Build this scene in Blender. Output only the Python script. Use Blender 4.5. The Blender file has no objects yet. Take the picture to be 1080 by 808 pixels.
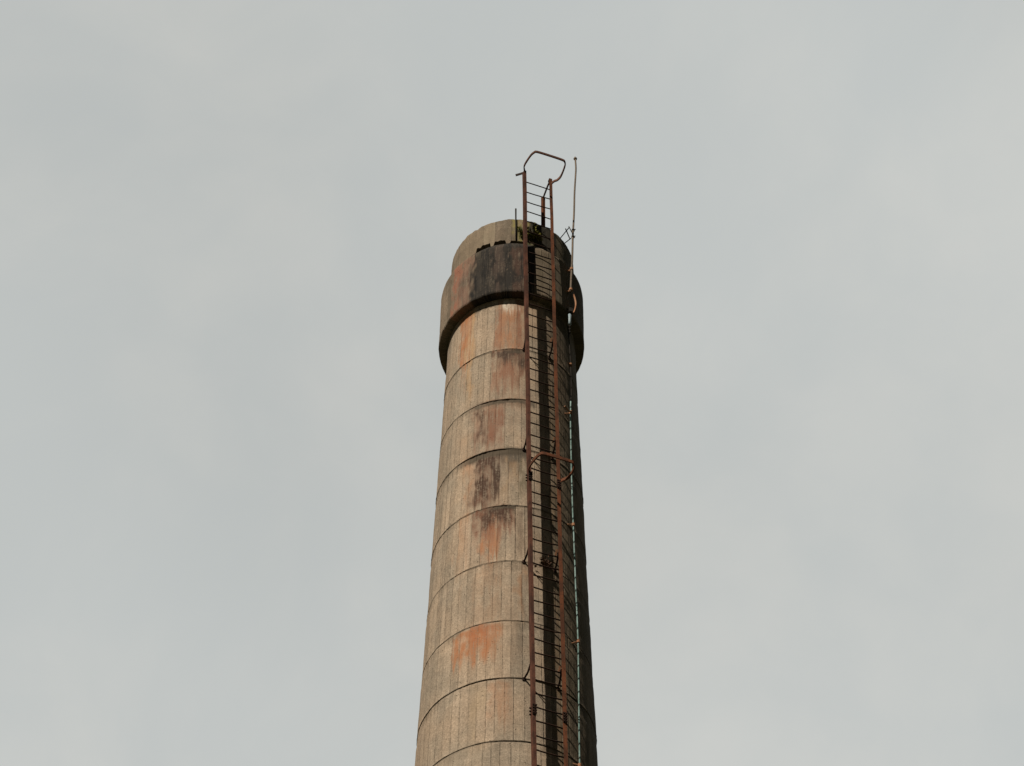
import bpy, bmesh, math, random
from mathutils import Vector, Matrix, noise
random.seed(7)
S = bpy.context.scene
COL = S.collection
ZG = 1.6                                   # eye height of the camera above the ground
F, PITCH, ROLL = 2783.14, .9219, -.0121    # camera: focal length in px of a 1080 px wide frame, tilt up, roll
X0, D0 = -.0135, 25.351                    # the chimney's axis
Z1, R1, TAPER = 32.8596, 1.0558, .0201
SHEAR = .0337                              # courses are slightly out of level
Z_COLLAR_BOT, R_COLLAR, Z_COLLAR_TOP = 34.3003, 1.1779, 35.5788
Z_RIM_TOP, R_RIM, Z_RIM_BOT = 36.5799, 1.0273, 35.8498
H = 1.25
DZ = [0.0494, -0.0005, 0.0105, -0.0724, -0.0625, -0.0718, 0.0321, 0.0956]
JOINTS = [Z1 - k * H + (DZ[k] if k < 8 else .04) for k in range(27)]
JOINTS = [z for z in JOINTS if z > -ZG + .3]
R = math.radians


def shaft_r(z):
    return R1 - TAPER * (z - Z1)


def cyl(azd, rad, z, lean=True):
    a = R(azd)
    x = rad * math.sin(a)
    return Vector((X0 + x, D0 - rad * math.cos(a), z + ZG + (SHEAR * x if lean else 0)))


def vcoord(z):
    """course coordinate: whole numbers at the joints, growing downwards, joint 0 = first below the collar"""
    if z >= JOINTS[0]:
        return -(z - JOINTS[0]) / H
    for k in range(len(JOINTS) - 1):
        if z >= JOINTS[k + 1]:
            return k + (JOINTS[k] - z) / (JOINTS[k] - JOINTS[k + 1])
    return len(JOINTS) - 1 + (JOINTS[-1] - z) / H


# ------------------------------------------------------------------ objects
def tag(o, label=None, cat=None, group=None, kind=None):
    if label: o['label'] = label
    if cat: o['category'] = cat
    if group: o['group'] = group
    if kind: o['kind'] = kind
    return o


def empty(name, loc):
    o = bpy.data.objects.new(name, None)
    o.empty_display_size = .3
    COL.objects.link(o)
    o.location = loc
    o['_o'] = tuple(loc)
    return o


def origin(o):
    v = Vector((0, 0, 0))
    while o is not None:
        v += o.location
        o = o.parent
    return v


class MB:
    """collects shapes given in world coordinates"""
    def __init__(self):
        self.v, self.f, self.uv = [], [], None

    def box(self, c, ax, ay, az):
        """centre and three half-extent vectors"""
        n = len(self.v)
        for i in (-1, 1):
            for j in (-1, 1):
                for k in (-1, 1):
                    self.v.append(c + ax * i + ay * j + az * k)
        for q in ((0, 1, 3, 2), (4, 6, 7, 5), (0, 4, 5, 1), (2, 3, 7, 6), (0, 2, 6, 4), (1, 5, 7, 3)):
            self.f.append([n + a for a in q])
        return self

    def tube(self, pts, rad, seg=10, caps=True, flat=None, up=None):
        """tube along points; rad number or list; flat=(half_w, half_t) makes a strap with width along up"""
        n0 = len(self.v)
        m = len(pts)
        prev = None
        for i, p in enumerate(pts):
            t = (pts[min(i + 1, m - 1)] - pts[max(i - 1, 0)]).normalized()
            if up is not None:
                b = (up - t * up.dot(t)).normalized()
                a = t.cross(b)
            else:
                if prev is None:
                    ref = Vector((0, 0, 1)) if abs(t.z) < .9 else Vector((1, 0, 0))
                    a = t.cross(ref).normalized()
                else:
                    a = (prev - t * prev.dot(t)).normalized()
                b = t.cross(a)
                prev = a
            r = rad[i] if isinstance(rad, (list, tuple)) else rad
            if flat:
                w, h = flat
                for (sa, sb) in ((-1, -1), (1, -1), (1, 1), (-1, 1)):
                    self.v.append(p + a * h * sa + b * w * sb)
            else:
                for k in range(seg):
                    g = 2 * math.pi * k / seg
                    self.v.append(p + a * math.cos(g) * r + b * math.sin(g) * r)
        s = 4 if flat else seg
        for i in range(m - 1):
            for k in range(s):
                k2 = (k + 1) % s
                self.f.append([n0 + i * s + k, n0 + i * s + k2, n0 + (i + 1) * s + k2, n0 + (i + 1) * s + k])
        if caps:
            self.f.append([n0 + k for k in range(s)][::-1])
            self.f.append([n0 + (m - 1) * s + k for k in range(s)])
        return self

    def ball(self, c, r, seg=8, squash=1.0, ph=0):
        n0 = len(self.v)
        rings = seg // 2
        for i in range(1, rings):
            t = math.pi * i / rings
            for k in range(seg):
                g = 2 * math.pi * k / seg
                self.v.append(c + Vector((math.sin(t) * math.cos(g) * r, math.sin(t) * math.sin(g) * r, math.cos(t) * r * squash)))
        top = len(self.v); self.v.append(c + Vector((0, 0, r * squash)))
        bot = len(self.v); self.v.append(c - Vector((0, 0, r * squash)))
        for i in range(rings - 2):
            for k in range(seg):
                k2 = (k + 1) % seg
                self.f.append([n0 + i * seg + k, n0 + (i + 1) * seg + k, n0 + (i + 1) * seg + k2, n0 + i * seg + k2])
        for k in range(seg):
            k2 = (k + 1) % seg
            self.f.append([top, n0 + k, n0 + k2])
            self.f.append([bot, n0 + (rings - 2) * seg + k2, n0 + (rings - 2) * seg + k])
        return self

    def build(self, name, mat, parent=None, smooth=False, fix=True):
        me = bpy.data.meshes.new(name)
        off = origin(parent) if parent is not None else Vector((0, 0, 0))
        me.from_pydata([tuple(p - off) for p in self.v], [], self.f)
        if self.uv:
            lay = me.uv_layers.new(name='UVMap')
            lay.data.foreach_set('uv', [c for fuv in self.uv for p in fuv for c in p])
        if fix:
            bm = bmesh.new(); bm.from_mesh(me)
            bmesh.ops.recalc_face_normals(bm, faces=bm.faces)
            bm.to_mesh(me); bm.free()
        me.materials.append(mat)
        if smooth:
            me.polygons.foreach_set('use_smooth', [True] * len(me.polygons))
        o = bpy.data.objects.new(name, me)
        COL.objects.link(o)
        if parent is not None:
            o.parent = parent
        return o


# ------------------------------------------------------------------ material helper
class G:
    def __init__(self, tree):
        self.t = tree
        self.n = tree.nodes
        self.l = tree.links

    def put(self, sock, val):
        if isinstance(val, bpy.types.NodeSocket):
            self.l.new(val, sock)
        elif val is not None:
            sock.default_value = val

    def m(self, op, a, b=None, c=None, clamp=False):
        n = self.n.new('ShaderNodeMath'); n.operation = op; n.use_clamp = clamp
        self.put(n.inputs[0], a); self.put(n.inputs[1], b); self.put(n.inputs[2], c)
        return n.outputs[0]

    def mul(self, a, b): return self.m('MULTIPLY', a, b)
    def add(self, a, b): return self.m('ADD', a, b)
    def sub(self, a, b): return self.m('SUBTRACT', a, b)

    def ss(self, x, a, b, lo=0., hi=1.):
        n = self.n.new('ShaderNodeMapRange'); n.interpolation_type = 'SMOOTHSTEP'
        self.put(n.inputs['Value'], x)
        self.put(n.inputs['From Min'], a); self.put(n.inputs['From Max'], b)
        self.put(n.inputs['To Min'], lo); self.put(n.inputs['To Max'], hi)
        return n.outputs[0]

    def xyz(self, x=0., y=0., z=0.):
        n = self.n.new('ShaderNodeCombineXYZ')
        for i, q in enumerate((x, y, z)): self.put(n.inputs[i], q)
        return n.outputs[0]

    def sep(self, v):
        n = self.n.new('ShaderNodeSeparateXYZ'); self.put(n.inputs[0], v)
        return n.outputs

    def noise(self, vec, scale=1., detail=3., rough=.5, dist=0.):
        n = self.n.new('ShaderNodeTexNoise')
        self.put(n.inputs['Vector'], vec); n.inputs['Scale'].default_value = scale
        n.inputs['Detail'].default_value = detail; n.inputs['Roughness'].default_value = rough
        n.inputs['Distortion'].default_value = dist
        return n.outputs['Fac']

    def white(self, vec):
        n = self.n.new('ShaderNodeTexWhiteNoise'); n.noise_dimensions = '3D'
        self.put(n.inputs['Vector'], vec)
        return n.outputs['Value']

    def voro(self, vec, scale, rand=1.):
        n = self.n.new('ShaderNodeTexVoronoi')
        self.put(n.inputs['Vector'], vec); n.inputs['Scale'].default_value = scale
        n.inputs['Randomness'].default_value = rand
        return n.outputs['Distance'], n.outputs['Color']

    def mix(self, f, a, b, mode='MIX'):
        n = self.n.new('ShaderNodeMix'); n.data_type = 'RGBA'; n.blend_type = mode
        self.put(n.inputs[0], f)
        self.put(n.inputs[6], a if isinstance(a, bpy.types.NodeSocket) else (*a, 1))
        self.put(n.inputs[7], b if isinstance(b, bpy.types.NodeSocket) else (*b, 1))
        return n.outputs[2]

    def scale(self, col, f):
        n = self.n.new('ShaderNodeVectorMath'); n.operation = 'SCALE'
        self.put(n.inputs[0], col); self.put(n.inputs['Scale'], f)
        return n.outputs[0]


def newmat(name):
    m = bpy.data.materials.new(name); m.use_nodes = True
    g = G(m.node_tree)
    b = g.n['Principled BSDF']
    b.inputs['Specular IOR Level'].default_value = .25
    return m, g, b


def bump(g, b, height, dist=.01, strength=.6):
    n = g.n.new('ShaderNodeBump')
    n.inputs['Strength'].default_value = strength; n.inputs['Distance'].default_value = dist
    g.put(n.inputs['Height'], height)
    g.l.new(n.outputs[0], b.inputs['Normal'])


TAN = (.405, .311, .226)
GREY = (.330, .272, .208)


def concrete(name, joints=True, base_dark=1., board_line=1., drip=1.):
    """weathered board-marked concrete; UVMap.x = degrees of azimuth / 360, UV.y = course coordinate"""
    m, g, b = newmat(name)
    b.inputs['Specular IOR Level'].default_value = .08
    uvn = g.n.new('ShaderNodeUVMap'); uvn.uv_map = 'UVMap'
    u, v, _ = g.sep(uvn.outputs[0])
    tc = g.n.new('ShaderNodeTexCoord'); P = tc.outputs['Object']
    s = g.mul(u, 7.0)                                  # about metres round the shaft
    z = g.mul(v, -1.25)
    course = g.m('FLOOR', v)
    fv = g.sub(v, course)
    bn = g.n.new('ShaderNodeUVMap'); bn.uv_map = 'boards'
    bu = g.sep(bn.outputs[0])[0]                       # board number + place across the board
    bid = g.m('FLOOR', bu)
    fb = g.sub(bu, bid)
    brand = g.white(g.xyz(bid, course, 1.))
    brand2 = g.white(g.xyz(bid, course, 7.))
    # colour base
    big = g.noise(g.xyz(s, g.mul(z, .55), 0.), 1.5, 4., .55)
    mid = g.noise(g.xyz(g.mul(s, 1.), g.mul(z, .6), 5.), 7., 5., .6)
    fine = g.noise(P, 55., 4., .65)
    streak = g.noise(g.xyz(g.mul(s, 26.), g.mul(z, 1.3), 2.), 1., 5., .62)
    streak2 = g.noise(g.xyz(g.mul(s, 60.), g.mul(z, 2.2), 9.), 1., 4., .6)
    col = g.mix(g.ss(big, .36, .64), GREY, TAN)
    col = g.mix(g.mul(g.ss(mid, .5, .72), .45), col, (.425, .33, .245))
    col = g.mix(g.mul(g.ss(brand, .55, 1.), .34), col, (.41, .325, .245))
    val = g.add(.84, g.mul(brand2, .22))
    val = g.mul(val, g.ss(streak, .3, .7, .88, 1.08))
    val = g.mul(val, g.ss(fine, .34, .66, .80, 1.17))
    val = g.mul(val, g.ss(mid, .25, .55, .84, 1.0))
    grit = g.noise(g.xyz(g.mul(s, 1.), g.mul(z, .8), 1.), 26., 4., .75)
    val = g.mul(val, g.ss(grit, .36, .64, .86, 1.10))
    thin = g.noise(g.xyz(g.mul(s, 75.), g.mul(z, 4.5), 31.), 1., 3., .6)
    val = g.mul(val, g.sub(1., g.mul(g.mul(g.ss(thin, .60, .70), g.ss(mid, .45, .6)), .28)))
    val = g.mul(val, base_dark)
    # board lines
    edge = g.m('MINIMUM', fb, g.sub(1., fb))
    lw = g.ss(g.noise(g.xyz(bid, g.mul(z, 1.6), course), 1.7, 3.), .35, .65)
    line = g.mul(g.ss(edge, .0, .085, 1., 0.), g.add(.45, g.mul(lw, .55)))
    line = g.mul(line, g.add(.35, g.mul(brand, .65)))
    line = g.mul(line, g.ss(g.noise(g.xyz(g.mul(s, 20.), g.mul(z, 9.), 6.), 1., 4., .7), .36, .58, .35, 1.))
    val = g.mul(val, g.sub(1., g.mul(line, .68 * board_line)))
    # pits and light specks
    pv, pc = g.voro(g.xyz(g.mul(s, 1.), z, 0.), 17.)
    pr = g.sep(pc)[0]
    pit = g.mul(g.ss(pv, .06, .16, 1., 0.), g.ss(pr, .60, .64))
    val = g.mul(val, g.sub(1., g.mul(pit, .7)))
    pv2, pc2 = g.voro(g.xyz(g.mul(s, 1.), z, 8.), 31.)
    pit2 = g.mul(g.ss(pv2, .08, .2, 1., 0.), g.ss(g.sep(pc2)[1], .72, .76))
    val = g.mul(val, g.sub(1., g.mul(pit2, .42)))
    col = g.scale(col, val)
    speck = g.mul(g.ss(pv2, .06, .16, 1., 0.), g.ss(g.sep(pc2)[2], .965, .975))
    col = g.mix(g.mul(speck, .75), col, (.62, .55, .42))
    if joints:
        # dirt that has run out of each joint
        jd = g.ss(g.add(fv, g.mul(g.sub(streak, .5), .30)), .0, .16, 1., 0.)
        jn = g.ss(g.noise(g.xyz(g.mul(s, 2.2), course, 3.), 1., 2.), .42, .68)
        col = g.mix(g.mul(g.mul(jd, jn), .55 * drip), col, (.085, .066, .045))
        ja = g.m('ABSOLUTE', g.sub(g.m('FRACT', g.add(v, .5)), .5))
        ja = g.add(ja, g.mul(g.sub(g.noise(g.xyz(g.mul(s, 9.), v, 0.), 1., 5., .7), .5), .034))
        jl = g.ss(ja, .005, .025, 1., 0.)
        js = g.ss(g.noise(g.xyz(g.mul(s, 2.6), course, 13.), 1., 4., .65), .38, .58, .38, 1.)
        col = g.mix(g.mul(g.mul(jl, js), .8), col, (.07, .056, .040))
        gr = g.mul(g.ss(fv, .93, .995), g.ss(g.noise(g.xyz(g.mul(s, 7.), z, 4.), 1., 4.), .5, .66))
        col = g.mix(g.mul(gr, .35), col, (.12, .095, .068))
    # stains and right-side tone: colour and amount are laid on the mesh, broken up here by streaks and grit
    at = g.n.new('ShaderNodeAttribute'); at.attribute_name = 'stain'
    sa = g.n.new('ShaderNodeAttribute'); sa.attribute_name = 'stain_kind'
    amt, skx, _z = g.sep(sa.outputs['Vector'])
    nz = g.add(g.add(g.mul(streak, .3), g.mul(streak2, .35)), g.mul(grit, .35))
    wdt = g.add(.022, g.mul(skx, .05))
    nz = g.ss(nz, g.sub(.455, wdt), g.add(.455, wdt), g.sub(1., skx), 1.)
    col = g.mix(g.mul(amt, nz), col, at.outputs['Color'])
    if joints:
        # crumbled, dirt-filled lips of the second and third joint
        jag_ = g.add(fv, g.mul(g.sub(g.noise(g.xyz(g.mul(s, 7.), course, 3.), 1., 5., .7), .5), .16))
        azd = g.mul(u, 360.)
        for (c0, a0, a1, wd) in ((1., -22., 12., .085), (2., -38., 12., .115), (0., -2., 10., .09), (3., -14., 6., .06)):
            mk = g.mul(g.m('COMPARE', course, c0, .1), g.mul(g.ss(azd, a0 - 10, a0 + 10), g.ss(azd, a1 - 5, a1 + 5, 1., 0.)))
            mk = g.mul(mk, g.ss(jag_, wd * .7, wd * 1.1, 1., 0.))
            col = g.mix(g.mul(mk, .9), col, (.085, .069, .051))
    g.put(b.inputs['Base Color'], col)
    b.inputs['Roughness'].default_value = .92
    hgt = g.add(g.mul(fine, .5), g.mul(streak2, .35))
    hgt = g.sub(hgt, g.mul(line, 1.6))
    hgt = g.sub(hgt, g.mul(pit, 1.2))
    hgt = g.add(hgt, g.mul(brand, .7))
    bump(g, b, hgt, .008, .8)
    return m


def rust(name, c1, c2, c3=(.03, .018, .012), scale=14., rough=.8):
    m, g, b = newmat(name)
    tc = g.n.new('ShaderNodeTexCoord'); P = tc.outputs['Object']
    x, y, z = g.sep(P)
    n1 = g.noise(g.xyz(g.mul(x, 1.), g.mul(y, 1.), g.mul(z, .35)), scale, 5., .65)
    n2 = g.noise(P, scale * .25, 3., .6)
    n3 = g.noise(P, scale * 4., 4., .7)
    col = g.mix(g.ss(g.add(g.mul(n1, .5), g.mul(n2, .5)), .4, .6), c1, c2)
    col = g.mix(g.mul(g.ss(n3, .52, .68), .8), col, c3)
    g.put(b.inputs['Base Color'], col)
    b.inputs['Roughness'].default_value = rough
    b.inputs['Specular IOR Level'].default_value = .08
    bump(g, b, n3, .003, .6)
    return m


RO = (.37, .155, .070)     # orange rust run
RR = (.20, .088, .055)     # red brown rust
RB = (.085, .055, .038)    # dark brown crust
SG = (.058, .048, .038)    # grey-black dirt
PALE = (.60, .54, .45)
shaft_patches = (
    (-50, -40, -1.1, .05, RO, .85, .35, .15), (-41, -35, -1.1, .9, (.42, .25, .12), .55, .5, .35),
    (-49, -44, .0, .55, RO, .35, .5, .3),
    (-12, 9, -1.1, .02, RO, .62, .45, .1), (3, 9, -1.1, .0, RR, .8, .5, .1), (-13, -8, -.9, .0, RR, .5, .4, .1),
    (-8, 5, -1.1, -.82, PALE, .9, .7, .12), (9, 26, -1.1, -.2, (.36, .25, .16), .5, .4, .4),
    (-15, 11, .0, .82, RR, .85, .55, .3), (-6, 10, .0, .34, SG, .8, .45, .14), (-16, -2, .03, .2, RB, .6, .6, .12), (5, 10, .1, .75, RB, .6, .6, .2),
    (-31, -6, .98, 1.9, RR, .45, .6, .2), (-27, -20, 1.1, 1.85, RB, .85, .95, .2), (-19, -7, 1.15, 1.95, RR, .8, .45, .15), (-19, -11, 1.1, 1.6, RB, .5, .8, .2),
    (-35, -31, 1.98, 2.95, RO, .45, .5, .2), (-29, -7, 2.0, 2.93, RB, .92, .95, .1), (-29, -14, 2.0, 2.9, RR, .6, .6, .12), (-7, 9, 2.04, 2.36, SG, .78, .55, .12),
    (-2, 2, 2.1, 2.98, (.36, .22, .12), .4, .5, .1), (7, 11, 2.0, 2.95, (.10, .08, .045), .7, .5, .1),
    (-25, 8, 3.0, 3.45, RB, .88, .75, .14), (-19, -7, 3.1, 3.98, RO, .75, .45, .2), (-25, 4, 3.0, 3.55, RR, .7, .55, .18), (3, 10, 3.1, 3.95, RB, .5, .7, .3),
    (-40, -30, 2.95, 3.9, RO, .25, .6, .3),
    (5, 10, 4.05, 4.95, (.30, .15, .075), .6, .6, .25), (9, 13, 4.0, 5.1, RB, .55, .6, .2), (-20, -5, 4.0, 4.3, RO, .22, .7, .2),
    (-37, -5, 5.03, 5.68, RO, .85, .62, .16), (-24, -12, 5.0, 5.4, (.33, .12, .055), .7, .7, .14), (4, 10, 5.1, 5.95, RB, .35, .7, .2),
    (-12, 2, 6.05, 6.8, RO, .33, .55, .25), (-24, -16, 6.0, 6.9, (.40, .30, .19), .4, .5, .3),
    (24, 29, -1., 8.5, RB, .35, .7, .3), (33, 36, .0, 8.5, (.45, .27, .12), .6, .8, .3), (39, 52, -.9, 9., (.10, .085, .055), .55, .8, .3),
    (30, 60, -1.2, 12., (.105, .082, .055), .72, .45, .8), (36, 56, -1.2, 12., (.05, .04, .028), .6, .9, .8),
    (-30, 15, .99, 1.10, (.105, .088, .068), .9, .3, .03), (-44, 13, 1.985, 2.12, (.125, .104, .082), .85, .45, .06), (-16, 4, 2.98, 3.08, SG, .75, .35, .03),
    (-8, 13, 1.99, 2.22, (.10, .085, .068), .8, .5, .06), (-12, 12, .99, 1.2, (.12, .095, .07), .6, .6, .08),
    (-30, -4, 1.1, 3.9, (.27, .165, .115), .34, .9, .6), (-16, 10, -.6, 1.5, (.30, .17, .11), .3, .85, .5), (-40, -33, 1.5, 4.4, (.36, .22, .13), .3, .9, .6), (-26, -5, 4.1, 5.6, (.30, .17, .10), .28, .95, .5),
    (-62, -20, 6.9, 9, (.26, .22, .17), .4, .8, .5), (-6, 6, 4.4, 6.9, (.28, .19, .13), .25, .9, .5),
    (-29, -7, 2.0, 2.85, (.055, .034, .026), .85, .85, .2), (-22, 5, 3.03, 3.36, (.055, .034, .026), .85, .8, .12), (-14, 9, .02, .3, (.06, .04, .032), .8, .7, .12), (-27, -19, 1.15, 1.8, (.06, .034, .026), .7, .85, .2),
    (52, 130, -1.2, 12., (.115, .10, .074), .62, .35, .8), (31, 33, -1., 9., RB, .5, .7, .4),  # the wide patch tones the whole right side darker
)
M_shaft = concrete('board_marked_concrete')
M_collar = concrete('collar_concrete', joints=False, base_dark=.66, board_line=.55)
collar_patches = (
    (-60, -33, -9, 9, (.17, .125, .085), .5, .6, .4),
    (-55, -45, -9, 9, (.29, .115, .075), .75, .75, .4), (-44, -32, -9, 9, (.055, .045, .038), .55, .9, .4), (-66, -56, -9, 9, (.12, .10, .075), .5, .7, .4), (-45, -34, -9, 9, (.22, .11, .08), .45, .9, .4),
    (-34, 19, -9, 9, (.013, .0135, .014), .97, .10, .4), (-30, 17, -9, 9, (.06, .052, .044), .3, .95, .4), (-14, -9, -9, 9, (.11, .075, .06), .45, .9, .4), (1, 12, -2.1, 9, (.13, .07, .05), .4, .95, .4),
    (-31.5, -29.5, -9, -2.0, (.24, .20, .14), .6, .7, .12),
    (19, 40, -9, 9, (.11, .09, .06), .72, .6, .4), (34, 130, -9, 9, (.085, .076, .056), .75, .3, .4))  # darker tone all round the right side
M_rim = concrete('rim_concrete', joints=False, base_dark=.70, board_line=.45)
rim_patches = (
    (-100, 0, -2.72, 9, (.12, .095, .07), .5, .7, .12), (-100, 2, -9, -2.95, (.14, .12, .09), .55, .7, .12), (-24, -20, -9, 9, (.34, .29, .21), .5, .6, .3),
    (-90, -20, -9, 9, (.21, .17, .115), .4, .5, .4), (-9, -6, -9, 9, (.09, .078, .055), .5, .8, .4),
    (0, 3.2, -9, 9, (.06, .055, .03), .75, .5, .4),
    (3, 19, -2.95, 9, (.26, .23, .07), .75, .9, .3), (6, 20, -2.75, 9, (.04, .045, .012), .8, .9, .3), (9, 20, -2.78, 9, (.045, .05, .015), .8, .8, .3),
    (18, 45, -9, 9, (.022, .021, .016), .95, .1, .4), (45, 130, -9, 9, (.075, .068, .045), .8, .3, .4))  # near-black across the ladder's width, then darker round the right side
M_railL = rust('rusty_steel_brown', (.128, .054, .036), (.06, .029, .021), scale=13.)
M_railR = rust('rusty_steel_orange', (.165, .060, .029), (.085, .036, .021), scale=11.)
M_rung = rust('dark_rusty_iron', (.026, .017, .014), (.045, .024, .017))
M_hoop = rust('rusty_hoop_steel', (.15, .07, .048), (.09, .045, .034), scale=8.)
M_rod = rust('weathered_rod_steel', (.15, .125, .10), (.20, .15, .11), (.06, .045, .035), scale=6.)
M_copper = rust('tarnished_copper', (.40, .22, .13), (.28, .13, .07), (.10, .05, .03), scale=12.)
M_dark = rust('black_fitting', (.02, .018, .016), (.035, .03, .025))
M_teal = rust('verdigris_cable', (.15, .235, .22), (.27, .38, .365), (.07, .08, .065), scale=12.)
M_glaze = rust('pale_blue_insulator_glaze', (.42, .50, .55), (.30, .38, .42), (.15, .17, .18), scale=9., rough=.35)
M_leaf = rust('dark_weed_leaf', (.07, .08, .018), (.24, .22, .05), (.025, .032, .01), scale=30.)
M_twig = rust('dry_stem', (.15, .085, .055), (.09, .055, .038), scale=30.)
M_soot = rust('flue_soot', (.012, .011, .010), (.02, .018, .016))

# ------------------------------------------------------------------ chimney
def sstep(x, a, b):
    t = max(0., min(1., (x - a) / (b - a)))
    return t * t * (3 - 2 * t)


def board_edges(n, seed):
    rnd = random.Random(seed)
    w = [rnd.uniform(.78, 1.22) for _ in range(n)]
    tot = sum(w); e = [rnd.uniform(-1, 1) * .5 / n * 360 - 180]
    for q in w: e.append(e[-1] + q / tot * 360)
    return e


def board_at(edges, a):
    import bisect
    n = len(edges) - 1
    k = bisect.bisect_right(edges, a) - 1
    if k < 0: return (a - edges[0]) / (edges[1] - edges[0])
    if k >= n: return n + (a - edges[n]) / (edges[1] - edges[0])
    return k + (a - edges[k]) / (edges[k + 1] - edges[k])


def stains(a, v, bc, patches, warp):
    """blend the stain and tone patches at azimuth a, course coordinate v; bc = azimuth of the board's middle"""
    A = 0.; C = [0., 0., 0.]; K = 0.
    g1, g2, g3 = warp
    for (a0, a1, v0, v1, c, st, sk, sv) in patches:
        if a < a0 - 9 or a > a1 + 9 or v < v0 - .1 or v > v1 + sv + .3: continue
        am = bc * .45 + a * .55 + g1 * 6. + g2 * 3. + g3 * 2.
        m = sstep(am, a0 - 2.6, a0 + 2.6) * (1 - sstep(am, a1 - 2.6, a1 + 2.6))
        m *= sstep(v + g2 * .03, v0 - .015, v0 + .03)
        m *= 1 - sstep(v + g3 * min(.30, sv * 1.6) + g1 * min(.12, sv), v1 - sv, v1 + sv * .4)
        bl = 1 - sk * .9 * (1 - sstep(noise.noise(Vector((a * .16, v * 3.2, a0 + v0))) + .5 * g2, -.34, .10))
        m *= st * bl
        if m < .004: continue
        C = [C[i] * (1 - m) + c[i] * m for i in range(3)]
        K = K * (1 - m) + sk * m
        A = A * (1 - m) + m
    if A < .004: return (0, 0, 0), 0., 0.
    return tuple(q / A for q in C), A, K / A


def lathe(name, rows, mat, parent, N=420, closed=False, jag=0.003, seed=0., smooth=True, patches=(), boards=58):
    """rows: list of functions/constants (r, z, uvz); each may depend on azimuth in degrees"""
    mb = MB(); mb.uv = []
    az = [-180 + 360 * i / N for i in range(N)]
    for (r, z) in rows:
        for a in az:
            rr = r(a) if callable(r) else r
            zz = z(a) if callable(z) else z
            if jag:
                q = Vector((math.sin(R(a)) * 2.2, math.cos(R(a)) * 2.2, zz * 1.6 + seed))
                rr += jag * noise.noise(q * 1.1) + jag * .8 * noise.noise(q * 4.3)
            mb.v.append(cyl(a, rr, zz))
    nr = len(rows)
    zc = [[(z(a) if callable(z) else z) for a in az] for (r, z) in rows]
    vc = [[vcoord(q) for q in row] if callable(rows[j][1]) else [vcoord(row[0])] * N for j, row in enumerate(zc)]
    lay = {}
    def edges(c):
        if c not in lay: lay[c] = board_edges(boards, c * 17 + int(seed * 3) + 5)
        return lay[c]
    crs = [[math.floor(q + 1e-4) for q in row] for row in vc]
    buv = []
    rng = range(nr) if closed else range(nr - 1)
    for j in rng:
        j2 = (j + 1) % nr
        for i in range(N):
            i2 = (i + 1) % N
            mb.f.append([j * N + i, j2 * N + i, j2 * N + i2, j * N + i2])
            u0, u1 = az[i] / 360, (az[i] + 360 / N) / 360
            e1, e2 = edges(crs[j][i]), edges(crs[j2][i])
            az2 = az[i] + 360 / N
            buv.append([(board_at(e1, az[i]), 0), (board_at(e2, az[i]), 0), (board_at(e2, az2), 0), (board_at(e1, az2), 0)])
            mb.uv.append([(u0, vc[j][i]), (u0, vc[j2][i]), (u1, vc[j2][i2]), (u1, vc[j][i2])])
    o = mb.build(name, mat, parent, smooth=False, fix=False)
    me = o.data
    bl = me.uv_layers.new(name='boards')
    bl.data.foreach_set('uv', [c for fuv in buv for p in fuv for c in p])
    if patches:
        ca = me.attributes.new('stain', 'FLOAT_COLOR', 'POINT')
        ka = me.attributes.new('stain_kind', 'FLOAT_VECTOR', 'POINT')
        cd, kd = [], []
        for j in range(nr):
            for i, a in enumerate(az):
                v = vc[j][i]
                if v > 9.5 and v < 1e3 or abs(a) > 140:
                    cd += (0, 0, 0, 1); kd += (0, 0, 0); continue
                e = edges(crs[j][i]); k = int(math.floor(board_at(e, a))); k = max(0, min(boards - 1, k))
                bc = (e[k] + e[k + 1]) / 2
                w = (noise.noise(Vector((a * .09, v * 2.3, 1.))), noise.noise(Vector((a * .35, v * 9., 4.))), noise.noise(Vector((a * .55, v * .8, 7.))))
                c, A, K = stains(a, v, bc, patches, w)
                cd += (*c, 1); kd += (A, K, 0)
        ca.data.foreach_set('color', cd); ka.data.foreach_set('vector', kd)
    return o


def shade(o, angle=40):
    me = o.data
    me.polygons.foreach_set('use_smooth', [True] * len(me.polygons))
    bm = bmesh.new(); bm.from_mesh(me)
    lim = R(angle)
    for e in bm.edges:
        if len(e.link_faces) == 2 and e.calc_face_angle(0) > lim:
            e.smooth = False
    bm.to_mesh(me); bm.free()


def n1(a, f, seed):
    return noise.noise(Vector((math.sin(R(a)) * f, math.cos(R(a)) * f, seed)))


def bumpf(a, a0, a1, s):
    def sm(x): x = max(0, min(1, x)); return x * x * (3 - 2 * x)
    return sm((a - a0) / s) * sm((a1 - a) / s)


chimney = empty('factory_chimney', (X0, D0, 0))
tag(chimney, 'tall tapering concrete factory chimney, rust-streaked, with a blackened collar at its top', 'chimney')


def groove_w(k):
    def w(a):
        x = .004 + .014 * max(0, n1(a, 3.1, k * 5.3)) + .012 * max(0, n1(a, 17., k * 2.1)) + .008 * max(0, n1(a, 40., k * 1.1))
        if k == 0: x += .012 * bumpf(a, -48, -25, 8)
        if k == 1: x += .040 * bumpf(a, -30, 14, 12) * (1 + .6 * n1(a, 16, 4.) + .7 * n1(a, 45, 4.))
        if k == 2: x += .078 * bumpf(a, -50, 9, 30) * (1 + .5 * n1(a, 15, 8.) + .6 * n1(a, 45, 6.))
        if k == 3: x += .028 * bumpf(a, -14, 1, 4)
        if k > 7 and k % 3 == 1: x += .03 * bumpf(a, -30, 14, 12)
        return x
    return w


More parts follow.
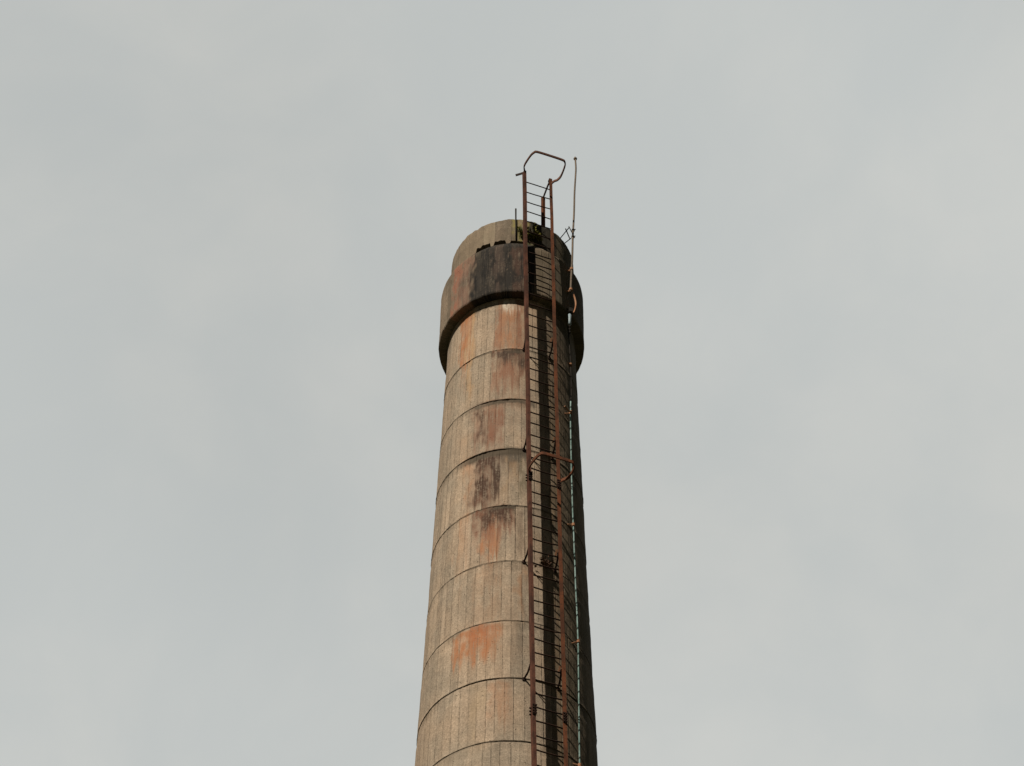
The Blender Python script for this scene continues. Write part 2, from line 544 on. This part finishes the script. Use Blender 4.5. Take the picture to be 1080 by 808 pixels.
crnd = random.Random(4)
LIP = [crnd.uniform(-.005, .006) for _ in range(40)]
rows = []
ztop = Z_COLLAR_BOT + .05
rows.append((shaft_r(ztop), ztop))
zcur = ztop
for k, zj in enumerate(JOINTS):
    step = .055 if zj > 22.5 else .62
    n = max(1, int((zcur - zj - .03) / step))
    for i in range(1, n + 1):
        z = zcur + (zj + .012 - zcur) * i / n
        rows.append((shaft_r(z) + LIP[k], z))
    w = groove_w(k)
    # the upper course's foot chips back, the groove, then the shoulder of the course below
    def gd(a, k=k):
        x = .0015 + .011 * max(0, .12 + n1(a, 2.3, k * 3.3 + 1) + .8 * n1(a, 9., k + .5) + .7 * n1(a, 33., k + .9))
        if k == 1: x += .011 * bumpf(a, -30, 14, 12)
        if k == 2: x += .013 * bumpf(a, -50, 9, 20)
        return x
    rows.append((lambda a, z=zj, l=LIP[k], k=k: shaft_r(z) + l + .002 + .006 * max(0, n1(a, 26, k + .3)), zj + .004))
    rows.append((lambda a, z=zj, d=gd: shaft_r(z) - d(a), zj))
    rows.append((lambda a, z=zj, d=gd: shaft_r(z) - d(a) * .8, lambda a, z=zj, w=w: z - w(a)))
    rows.append((lambda a, z=zj, l=LIP[k + 1]: shaft_r(z) + l - .004, lambda a, z=zj, w=w: z - w(a) * 1.15 - .012))
    for t in (.16, .32, .48, .64, .82):
        rows.append((lambda a, z=zj, l=LIP[k + 1]: shaft_r(z) + l - .002, lambda a, z=zj, w=w, t=t: (z - w(a) * 1.15 - .012) * (1 - t) + (z - .24) * t))
    rows.append((shaft_r(zj - .24) + LIP[k + 1], zj - .24))
    zcur = zj - .24
rows.append((shaft_r(-ZG), -ZG - .3))
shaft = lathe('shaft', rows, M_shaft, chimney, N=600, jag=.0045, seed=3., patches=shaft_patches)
shade(shaft, 32)

# collar: vertical band under a sloping shoulder
def low(a):
    return Z_COLLAR_BOT + .010 * n1(a, 9, 1.) + .012 * n1(a, 30, 2.)
rows = [(shaft_r(Z_COLLAR_BOT) - .02, lambda a: low(a) + .006), (lambda a: R_COLLAR - .012, low), (R_COLLAR, lambda a: low(a) + .018)]
for i in range(1, 33):
    rows.append((R_COLLAR - .002 * i / 32, Z_COLLAR_BOT + .02 + (Z_COLLAR_TOP - Z_COLLAR_BOT - .06) * i / 32))
rows.append((R_COLLAR - .006, Z_COLLAR_TOP + .01))
rows.append((R_COLLAR - .028, Z_COLLAR_TOP + .055))
rows.append((R_COLLAR - .085, Z_COLLAR_TOP + .16))
rows.append((R_RIM + .014, Z_RIM_BOT - .012))
rows.append((R_RIM + .004, Z_RIM_BOT - .004))
rows.append((R_RIM - .030, Z_RIM_BOT - .010))
rows.append((R_RIM - .045, Z_RIM_BOT - .16))
rows.append((R_RIM - .24, Z_RIM_BOT - .17))
collar = lathe('collar', rows, M_collar, chimney, N=600, jag=.006, seed=9., patches=collar_patches, boards=64)
shade(collar, 35)

# rim: upper cylinder, broken out along its foot
def slot(a):
    s_ = max(bumpf(a, -36.5, -20.5, 1.2), bumpf(a, -18.2, -5.8, 1.4) * .9, bumpf(a, -3.0, 11.5, 1.5) * .85)
    crack = .008 + .004 * n1(a, 12, 2.)
    if -58 < a < -36: crack = .024
    if 30 < a < 60: crack = .035
    if a < -62 or a > 75: crack = .005
    return crack + s_ * (.118 + .04 * n1(a, 22, 5.) - .03 * bumpf(a, -3, 11.5, 1.) )
def slotr(a):
    s_ = max(bumpf(a, -36.5, -20.5, 1.2), bumpf(a, -18.2, -5.8, 1.4), bumpf(a, -3.0, 11.5, 1.5))
    return R_RIM - .025 - .17 * s_
def topz(a):
    return Z_RIM_TOP + .012 * n1(a, 5, 1.) + .012 * n1(a, 21, 3.) - .03 * bumpf(a, 22, 34, 3) + .012 * bumpf(a, -10, 14, 6) - .02 * bumpf(a, -37, -33, 1.5)
rows = [(R_RIM - .20, Z_RIM_BOT + .0), (slotr, Z_RIM_BOT), (slotr, lambda a: Z_RIM_BOT + slot(a)), (R_RIM, lambda a: Z_RIM_BOT + slot(a) + .004)]
for i in range(1, 19):
    rows.append((R_RIM, (lambda a, i=i: Z_RIM_BOT + slot(a) + .004 + (topz(a) - .03 - Z_RIM_BOT - slot(a)) * i / 19)))
rows += [(lambda a: R_RIM - .002 + .004 * n1(a, 25, 8.), lambda a: topz(a) - .016), (lambda a: R_RIM - .016, topz), (R_RIM - .058, topz), (R_RIM - .072, lambda a: topz(a) - .015),
         (R_RIM - .072, Z_RIM_TOP - .25), (R_RIM - .072, Z_RIM_BOT + .18), (R_RIM - .20, Z_RIM_BOT + .12)]
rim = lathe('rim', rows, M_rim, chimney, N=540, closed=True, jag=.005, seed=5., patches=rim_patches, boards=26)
shade(rim, 35)
mb = MB(); mb.uv = []
lathe('flue_lining', [(R_RIM - .20, Z_RIM_BOT + .16), (R_RIM - .24, Z_RIM_BOT + .10), (R_RIM - .26, 33.), (R_RIM - .26, 30.)], M_soot, chimney, N=96, jag=0)
# bare reinforcing bar against the rim, poking over its edge
pts = [cyl(2.9, R_RIM + .012, 35.93), cyl(2.6, R_RIM + .020, 36.3), cyl(2.4, R_RIM + .014, 36.62), cyl(2.3, R_RIM + .016, 36.86)]
MB().tube(pts, [.012, .012, .013, .014], 8).build('reinforcing_bar', M_dark, chimney, smooth=True)
# ------------------------------------------------------------------ ladder
def smooth_path(pts, n=5):
    out = []
    for i in range(len(pts) - 1):
        p0 = pts[max(i - 1, 0)]; p1 = pts[i]; p2 = pts[i + 1]; p3 = pts[min(i + 2, len(pts) - 1)]
        for k in range(n):
            t = k / n
            out.append(.5 * ((2 * p1) + (p2 - p0) * t + (2 * p0 - 5 * p1 + 4 * p2 - p3) * t * t + (3 * p1 - p0 - 3 * p2 + p3) * t ** 3))
    out.append(pts[-1])
    return out


def lad(s, z, out=0.):
    """point on the ladder: s = -1 left rail, 1 right rail; out = metres away from the chimney"""
    az = R(19.92 - .174 * (z - 30)); w = .2201 + .00159 * (z - 30); rad = 1.25 + .0195 * (37.5 - z) + out
    ca, sa = math.cos(R(19.92)), math.sin(R(19.92))
    return Vector((X0 + rad * math.sin(az) + s * w * ca, D0 - rad * math.cos(az) + s * w * sa, z + ZG))


OUT = Vector((math.sin(R(19.92)), -math.cos(R(19.92)), 0))
TAN_ = Vector((math.cos(R(19.92)), math.sin(R(19.92)), 0))
UP = Vector((0, 0, 1))
ladder = empty('metal_ladder', lad(0, -ZG + .0))
tag(ladder, 'long rusty steel ladder running up the right side of the chimney and past its rim', 'ladder')
LZ = (37.65, 37.64)
for s, mat, zt_ in ((-1, M_railL, LZ[0]), (1, M_railR, LZ[1])):
    mb = MB()
    zs = [zt_ - i * .6 for i in range(int((zt_ + ZG) / .6))] + [-ZG + .02]
    jit = [Vector((random.uniform(-.003, .003), random.uniform(-.003, .003), 0)) for _ in zs]
    W, Tk, Dp = (.022, .003, .040) if s < 0 else (.027, .003, .040)
    # an angle section: outer flange across, web going back towards the wall
    prof = [(-s * W, 0), (s * W, 0), (s * W, -2 * Dp), (s * (W - 2 * Tk), -2 * Dp), (s * (W - 2 * Tk), -2 * Tk), (-s * W, -2 * Tk)]
    n0 = 0
    for z, j in zip(zs, jit):
        c = lad(s, z) + j + OUT * Dp
        for (t_, o_) in prof:
            mb.v.append(c + TAN_ * t_ + OUT * o_)
    m = len(prof)
    for i in range(len(zs) - 1):
        for k in range(m):
            k2 = (k + 1) % m
            mb.f.append([i * m + k, i * m + k2, (i + 1) * m + k2, (i + 1) * m + k])
    mb.f.append(list(range(m))); mb.f.append([(len(zs) - 1) * m + k for k in range(m)])
    r_ = mb.build('rail', mat, ladder)
    # bolted splices
    for zs_ in (29.33, 24.49, 34.2):
        if zs_ > 34: continue
        sp = MB()
        c = lad(s, zs_) + OUT * (Dp + .004)
        sp.box(c, TAN_ * .027, OUT * .004, UP * .10)
        for dz_ in (-.075, -.028, .024, .07):
            for dt in (-.016, .018):
                b0 = c + TAN_ * dt + UP * dz_
                sp.tube([b0, b0 + OUT * .026], .013, 6)
        sd = TAN_ * (s * (W + .004))
        for dz_ in (-.06, 0, .06):
            b0 = lad(s, zs_) + sd - OUT * .01 + UP * dz_
            sp.tube([b0, b0 + TAN_ * s * .024], .012, 6)
        sp.build('splice_plate', M_rung, r_)

# rungs
rz = []
z = 37.355
while z > 21.5:
    rz.append(z)
    z -= .262 + .042 * max(0, min(1, (z - 29) / 7))
proto = None
for i, z in enumerate(rz):
    dz_ = random.uniform(-.011, .011); bow = random.uniform(-.012, .006)
    p = [lad(-1, z) + UP * dz_, lad(-.3, z) + UP * (dz_ + bow), lad(.4, z) + UP * bow, lad(1, z) - UP * dz_]
    MB().tube([q - TAN_ * 0 for q in p], .0105 if z < 36 else .0095, 8).build('rung', M_rung, ladder, smooth=True)

# brackets to the shaft at every second joint
for zb in (JOINTS[0] + .0, JOINTS[2] + .0, JOINTS[4] + .0, JOINTS[6] + .0):
    for s in (-1, 1):
        mb = MB()
        a = lad(s, zb + .10) - OUT * .03
        azf = 19.92 + (-9.5 if s < 0 else 14.)
        foot = cyl(azf, shaft_r(zb) - .01, zb - .01)
        k1 = lad(s, zb + .0) - OUT * .03
        mb.tube(smooth_path([a, a.lerp(foot, .45) - UP * .05, foot + UP * .02], 4), .01, flat=(.012, .005), up=TAN_)
        mb.tube([k1, foot - UP * .0], .0085, 6)
        mb.box(foot + (foot - Vector((X0, D0, foot.z))).normalized() * .014, TAN_ * .022, OUT * .010, UP * .026)
        mb.build('bracket', M_rung, ladder)
        if s > 0:
            t_ = MB()
            q = lad(s, zb + .02) - TAN_ * .055
            t_.tube([q - UP * .03 - OUT * .02, q + UP * .035 + TAN_ * .012, q + UP * .07 + TAN_ * .02 + OUT * .012], .011, 6, flat=(.012, .004), up=TAN_)
            t_.build('bracket_tab', M_copper, ladder)  # bracket end catching light: the highlight is put into a bright copper colour


def hoop(zl, zr, d, mat, w, twist=False, flare=.07):
    l0, r0 = lad(-1, zl), lad(1, zr)
    f0 = l0 + OUT * d
    f1 = Vector((r0.x, r0.y, l0.z)) + OUT * d
    pts = [l0 + OUT * .02, l0 + OUT * .12 - TAN_ * .045, l0 + OUT * (d - .12) - TAN_ * .02, f0 - OUT * .03 + TAN_ * .015,
           f0 + TAN_ * .055, f0.lerp(f1, .5) + OUT * .005, f1 + TAN_ * (flare - .085), f1 - OUT * .025 + TAN_ * (flare - .03), f1 - OUT * .09 + TAN_ * flare,
           r0.lerp(f1, .45) + TAN_ * (flare - .005), r0 + OUT * .13 + TAN_ * .085, r0 + OUT * .08 + TAN_ * .04, r0 + OUT * .01 + TAN_ * .0 - UP * .02]
    return smooth_path(pts, 5)


MB().tube(hoop(37.66, 37.53, .45, None, 0, flare=.13), .01, flat=(.024, .010), up=UP).build('safety_hoop', M_hoop, ladder)
mb = MB().tube(hoop(29.42, 29.40, .43, None, 0, flare=.12), .01, flat=(.029, .009), up=UP)
q = lad(1, 29.40) + OUT * .13 + TAN_ * .085
mb.tube([q - OUT * .03, q + OUT * .05 + TAN_ * .02, q + OUT * .11 + TAN_ * .035], .01, flat=(.034, .005), up=(UP + TAN_ * .8).normalized())
mb.build('safety_hoop', M_railR, ladder)
# bent strap ends at the top and the inner post that goes down behind the rim
p = lad(-1, 37.65)
MB().tube(smooth_path([p + OUT * .03 - UP * .05, p - UP * .005, p - OUT * .05 - TAN_ * .05, p - OUT * .10 - TAN_ * .12 - UP * .01], 4), .01, flat=(.024, .008), up=UP).build('bent_strap', M_rung, ladder)
p = lad(1, 37.64)
e = p - OUT * .33
MB().tube(smooth_path([p - UP * .01, p - OUT * .12 + UP * .0, e - UP * .06], 4), .01, flat=(.024, .010), up=UP).build('bent_strap', M_rung, ladder)
mb = MB(); mb.box(p + UP * .01, TAN_ * .026, OUT * .03, UP * .022); mb.build('rail_cap', M_rung, ladder)
mb = MB()
mb.tube([e - UP * .05, e - UP * 1.2],   .01, flat=(.034, .010), up=TAN_)
mb.tube([e - UP * .05 - TAN_ * .012, e - UP * 1.2 - TAN_ * .012], .01, flat=(.006, .03), up=TAN_)
mb.build('inner_post', M_railR, ladder)
# three thin clasp plates
# ------------------------------------------------------------------ lightning rod
A = cyl(60.13, 1.25, 39.06, False); B = cyl(49., 1.25, 34.76, False)
A = Vector((A.x, A.y, 39.06 + ZG + SHEAR * (1.25 * math.sin(R(60.13))))); B = Vector((B.x, B.y, 34.76 + ZG + SHEAR * 1.25 * math.sin(R(49))))
rod = empty('lightning_rod', B)
tag(rod, 'thin grey-brown lightning rod standing above the rim, right of the ladder', 'lightning rod')
ux = Vector((1, 0, 0))
pts = [A.lerp(B, t) for t in [i / 14 for i in range(15)]]
for i, q in enumerate(pts):
    q += ux * (.0025 * math.sin(i * 1.3) + (-.012, .002, .002, .001)[i] if i < 4 else .0025 * math.sin(i * 1.3))
MB().tube(smooth_path(pts, 3), [.0145 + .003 * i / 42 for i in range(43)], 8).build('mast', M_rod, rod, smooth=True)
MB().ball(pts[0] + UP * .01, .034, 8, 1.1).tube([pts[0], pts[0] + UP * .09 - ux * .004], [.014, .004], 6).build('finial', M_rod, rod, smooth=True)
mb = MB()
m1, m2 = A.lerp(B, .535), A.lerp(B, .615)
f1, f2 = cyl(50, R_RIM - .02, 36.52), cyl(55.5, R_RIM - .02, 36.48)
mb.tube([f1, m1 - ux * .07], .0085, 6); mb.tube([f2, m2 - ux * .03], .0085, 6)
mb.tube([m1 - ux * .13 - UP * .04, m2 + ux * .0 - UP * .02 - ux * .05], .009, 6)
mb.tube([m1 - ux * .075 + UP * .03, m2 + ux * .03 + UP * .02], .008, 6)
mb.build('bracket', M_dark, rod)
for t in (.555, .605):
    c = A.lerp(B, t); MB().tube([c + UP * .015, c - UP * .015], .027, 10).tube([c, c + Vector((.04, -.02, 0))], .008, 6).build('clamp', M_dark, rod)
for t, w in ((.84, .03), (.985, .035)):
    c = A.lerp(B, t)
    mb = MB().tube([c + UP * .025, c - UP * .025], .03, 10)
    a_ = math.degrees(math.atan2(c.x - X0, D0 - c.y))
    mb.tube([c, cyl(a_ - 4, 1.05, c.z - ZG - .06)], .011, 6)
    mb.tube([c - UP * .02, c - ux * .05 - UP * .06], .012, 6)
    mb.build('clamp', M_copper, rod)

# ------------------------------------------------------------------ down conductor
base = cyl(46, shaft_r(-ZG) + .05, -ZG)
cond = empty('grounding_cable', base)
tag(cond, 'pale green earthing cable clipped down the shaded right side of the shaft', 'cable')
CP = [(54, 34.10, 1.09), (59.5, 33.9, 1.055), (61, 33.2, 1.066), (59.5, 32.4, 1.085), (54.2, 32.0, None), (52.0, 30.8, None), (51.0, 29.6, None), (50.8, 28.06, None), (50.7, 26.7, None), (49.2, 25.4, None), (47.4, 24.1, None),
      (47, 21., None), (46, 15., None), (46.5, 8., None), (46, -ZG + .05, None)]
cpts = [cyl(a, (rr or shaft_r(z) + .055), z) for (a, z, rr) in CP]
cp2 = smooth_path(cpts, 8)
cp2 = [q + Vector((.004 * noise.noise(q * 2.1), .004 * noise.noise(q * 1.7 + Vector((5, 0, 0))), 0)) for q in cp2]
split = next(i for i, q in enumerate(cp2) if q.z - ZG < 32.12)
MB().tube(cp2[split:], .0108, 8).build('conductor', M_teal, cond, smooth=True)
MB().tube(cp2[:split + 1], .0075, 8).build('shaded_wire', M_dark, cond, smooth=True)  # upper cable: the shade on it is put into a black colour
up_pts = [cyl(51.5, 1.262, 34.74), cyl(52.6, 1.275, 34.62), cyl(53.0, 1.28, 34.48), cyl(52.2, 1.27, 34.32), cyl(50.6, 1.255, 34.17)]
MB().tube(smooth_path(up_pts, 5), .018, flat=(.013, .005), up=Vector((.8, -.6, 0))).build('copper_strap', M_copper, cond)
mb = MB()
c = cyl(48.6, R_COLLAR + .07, 34.22)
mb.box(c, Vector((.03, .01, 0)), Vector((-.01, .035, 0)), UP * .045).box(c + UP * .055 - ux * .01, ux * .018, Vector((0, .02, 0)), UP * .02)
mb.tube([c, cyl(48.4, R_COLLAR - .01, 34.36)], .014, 6)
mb.build('clamp', M_dark, cond)
c0, c1 = cyl(47.8, R_COLLAR + .06, 34.10), cyl(47.8, R_COLLAR + .055, 33.86)
MB().tube([c0 + UP * .03, c0, c0.lerp(c1, .5), c1, c1 - UP * .02], [.014, .030, .027, .030, .014], 10).build('insulator', M_glaze, cond, smooth=True)
mb = MB().tube([c1, c1 - UP * .22], .010, 6)
for q in (.07, .15, .22): mb.ball(c1 - UP * q, .024, 8)
mb.tube([c1 - UP * .22, cpts[1]], .009, 6)
mb.build('turnbuckle', M_dark, cond)
for z, hook in ((31.73, True), (29.04, False), (26.48, False), (24.13, False), (33.2, False), (18., False), (12., False), (5., False)):
    q = min(cp2, key=lambda v_: abs(v_.z - ZG - z - SHEAR))
    a_ = math.degrees(math.atan2(q.x - X0, D0 - q.y))
    mb = MB().tube([q + UP * .028, q - UP * .028], .024, 8)
    wall = cyl(a_ - 3.5, shaft_r(z) - .01, z)
    mb.tube([q, wall], .012, 6)
    if hook:
        k0 = q + Vector((.01, -.02, 0)); k1 = cyl(a_ - 9, shaft_r(z) + .09, z + .0)
        mb.tube(smooth_path([k0 + UP * .03, k0.lerp(k1, .4) - UP * .03, k1 + UP * .0], 4), .014, 6)
    mb.build('clip', M_copper, cond)

# ------------------------------------------------------------------ plants
def leaf(mb, p, d, w, l):
    s_ = d.cross(Vector((random.uniform(-1, 1), random.uniform(-1, 1), random.uniform(-1, 1)))).normalized()
    n = d.cross(s_)
    k = len(mb.v)
    mb.v += [p, p + d * l * .5 + s_ * w + n * w * .3, p + d * l, p + d * l * .5 - s_ * w + n * w * .3, p + d * l * .5 - n * w * .1]
    mb.f += [[k, k + 1, k + 4], [k + 1, k + 2, k + 4], [k + 2, k + 3, k + 4], [k + 3, k, k + 4]]


def weed(name, label, cat, root_pt, outv, stems, length, leaves, lw, mat_leaf, mat_stem, droop=.3):
    t = empty(name, root_pt)
    tag(t, label, cat)
    st = MB(); lf = MB()
    for i in range(stems):
        d = (outv * random.uniform(.25, .9) + Vector((random.gauss(0, .55), random.gauss(0, .25), random.uniform(-.25, .9)))).normalized()
        L = length * random.uniform(.5, 1.1)
        pts = [root_pt]
        for k in range(1, 5):
            d = (d + Vector((random.gauss(0, .2), random.gauss(0, .2), -droop * .25))).normalized()
            pts.append(pts[-1] + d * L / 4)
        st.tube(pts, [.004, .0035, .003, .0025, .002], 4)
        for k in range(leaves):
            f = random.uniform(.2, 1) * 4; j = min(3, int(f)); q = pts[j].lerp(pts[j + 1], f - j)
            dl = Vector((random.gauss(0, 1), random.gauss(0, 1), random.gauss(0, .8))).normalized()
            leaf(lf, q, dl, lw * random.uniform(.6, 1.2), lw * 2.6 * random.uniform(.7, 1.2))
    st.build('stem', mat_stem, t)
    if leaves: lf.build('leaves', mat_leaf, t, fix=False)
    return t


o_ = Vector((math.sin(R(17)), -math.cos(R(17)), 0))
weed('rim_weed', 'small dark green weed rooted in the rim between the two ladder rails', 'plant', cyl(20, R_RIM, 36.08), o_, 16, .24, 12, .021, M_leaf, M_twig)
weed('rim_weed', 'yellowish tuft of moss and weed on the rim just left of the ladder', 'plant', cyl(9.5, R_RIM, 36.12), o_, 14, .15, 12, .018, M_leaf, M_twig)
weed('dry_weed', 'dead brown tangle of stems caught behind the ladder rungs', 'plant', cyl(24.3, shaft_r(27.7) + .06, 27.72), o_, 34, .20, 2, .018, M_twig, M_twig, .5)

# ------------------------------------------------------------------ ground
gm, g, b = newmat('rough_grass')
tc = g.n.new('ShaderNodeTexCoord'); P = tc.outputs['Object']
n_a = g.noise(P, .08, 5., .6); n_b = g.noise(P, 2.5, 5., .7)
c_ = g.mix(g.ss(n_a, .4, .6), (.028, .034, .014), (.046, .042, .024))
c_ = g.scale(c_, g.ss(n_b, .3, .7, .7, 1.2))
g.put(b.inputs['Base Color'], c_); b.inputs['Roughness'].default_value = .95
bump(g, b, n_b, .05, .5)
mb = MB(); n = 60; half = 1500.
for i in range(n + 1):
    for j in range(n + 1):
        fx, fy = (i / n * 2 - 1), (j / n * 2 - 1)
        x, y = math.copysign(abs(fx) ** 2.2, fx) * half, math.copysign(abs(fy) ** 2.2, fy) * half + 20
        dd = math.hypot(x, y - 12)
        mb.v.append(Vector((x, y, .02 * noise.noise(Vector((x * .2, y * .2, 0))) + max(0, dd - 60) * .012 * (noise.noise(Vector((x * .004, y * .004, 3))) + .2))))
for i in range(n):
    for j in range(n):
        a = i * (n + 1) + j
        mb.f.append([a, a + n + 1, a + n + 2, a + 1])
tag(mb.build('ground', gm, None, smooth=True, fix=False), kind='structure')

# ------------------------------------------------------------------ light and sky
SUN_AZ, SUN_EL = 32.5, 45.5     # degrees left of the line from the chimney back to the camera; height
sd = Vector((-math.sin(R(SUN_AZ)) * math.cos(R(SUN_EL)), -math.cos(R(SUN_AZ)) * math.cos(R(SUN_EL)), math.sin(R(SUN_EL))))
sl = bpy.data.lights.new('sun', 'SUN'); sl.energy = 4.9; sl.angle = R(.8); sl.color = (1., .90, .76)
so = bpy.data.objects.new('sun', sl); COL.objects.link(so)
so.location = (0, 0, 60); so.rotation_euler = (-sd).to_track_quat('-Z', 'Y').to_euler()

w = bpy.data.worlds.new('World'); S.world = w; w.use_nodes = True
g = G(w.node_tree)
bg = g.n['Background']
sky = g.n.new('ShaderNodeTexSky'); sky.sky_type = 'NISHITA'; sky.sun_disc = False
sky.sun_elevation = R(SUN_EL); sky.sun_rotation = math.atan2(sd.x, sd.y)
tc = g.n.new('ShaderNodeTexCoord'); Dv = tc.outputs['Generated']
dx, dy, dz = g.sep(Dv)
warp = g.noise(Dv, 2.6, 3., .5)
pv = g.n.new('ShaderNodeVectorMath'); pv.operation = 'ADD'
g.put(pv.inputs[0], Dv); g.put(pv.inputs[1], g.xyz(g.mul(warp, .25), g.mul(warp, -.18), g.mul(warp, .2)))
c1 = g.noise(pv.outputs[0], 5.6, 5., .5)
c2 = g.noise(pv.outputs[0], 15., 5., .55)
c3 = g.noise(g.xyz(g.mul(dx, 1.), g.mul(dy, 1.), g.add(dz, 4.)), 3.1, 2., .4)
cl = g.add(g.mul(c1, .55), g.mul(c2, .45))
BL, WM = (.516, .540, .532), (.566, .578, .558)
cloud = g.mix(g.ss(cl, .36, .64), BL, WM)
cloud = g.scale(cloud, g.ss(c3, .3, .7, .94, 1.06))
# bright cloud set round the view direction; sky outside it darkened to deepen the shade
dot = g.n.new('ShaderNodeVectorMath'); dot.operation = 'DOT_PRODUCT'
g.put(dot.inputs[0], Dv); dot.inputs[1].default_value = Vector((0, .6, .8)).normalized()
near = g.ss(g.add(dot.outputs['Value'], g.mul(g.sub(c3, .5), .08)), .72, .945)
cov = g.mul(g.add(g.mul(near, .88), .12), 1.)
dk = g.scale(cloud, .09)
blue = g.scale(sky.outputs[0], .012)
far = g.mix(g.ss(c1, .42, .58, .35, .9), blue, dk)
col = g.mix(near, far, cloud)
g.put(bg.inputs['Color'], g.scale(col, 10.)); bg.inputs['Strength'].default_value = .1

# ------------------------------------------------------------------ camera
cam = bpy.data.cameras.new('camera'); co = bpy.data.objects.new('camera', cam); COL.objects.link(co)
cam.sensor_fit = 'HORIZONTAL'; cam.sensor_width = 36.; cam.lens = 36. * F / 1080.
cam.clip_start = .1; cam.clip_end = 6000
c, s = math.cos(PITCH), math.sin(PITCH); cr, sr = math.cos(ROLL), math.sin(ROLL)
X = Vector((1, 0, 0)); U = Vector((0, -s, c)); Dd = Vector((0, c, s))
right = X * cr - U * sr; upv = X * sr + U * cr
M = Matrix((right, upv, -Dd)).transposed().to_4x4(); M.translation = Vector((0, 0, ZG))
co.matrix_world = M
S.camera = co

S.render.engine = 'CYCLES'
S.view_settings.view_transform = 'Standard'; S.view_settings.look = 'None'
S.view_settings.exposure = 0; S.view_settings.gamma = 1
S.cycles.max_bounces = 6; S.cycles.use_denoising = True
S.cycles.filter_width = 1.5
for o in S.objects:
    if '_o' in o: del o['_o']
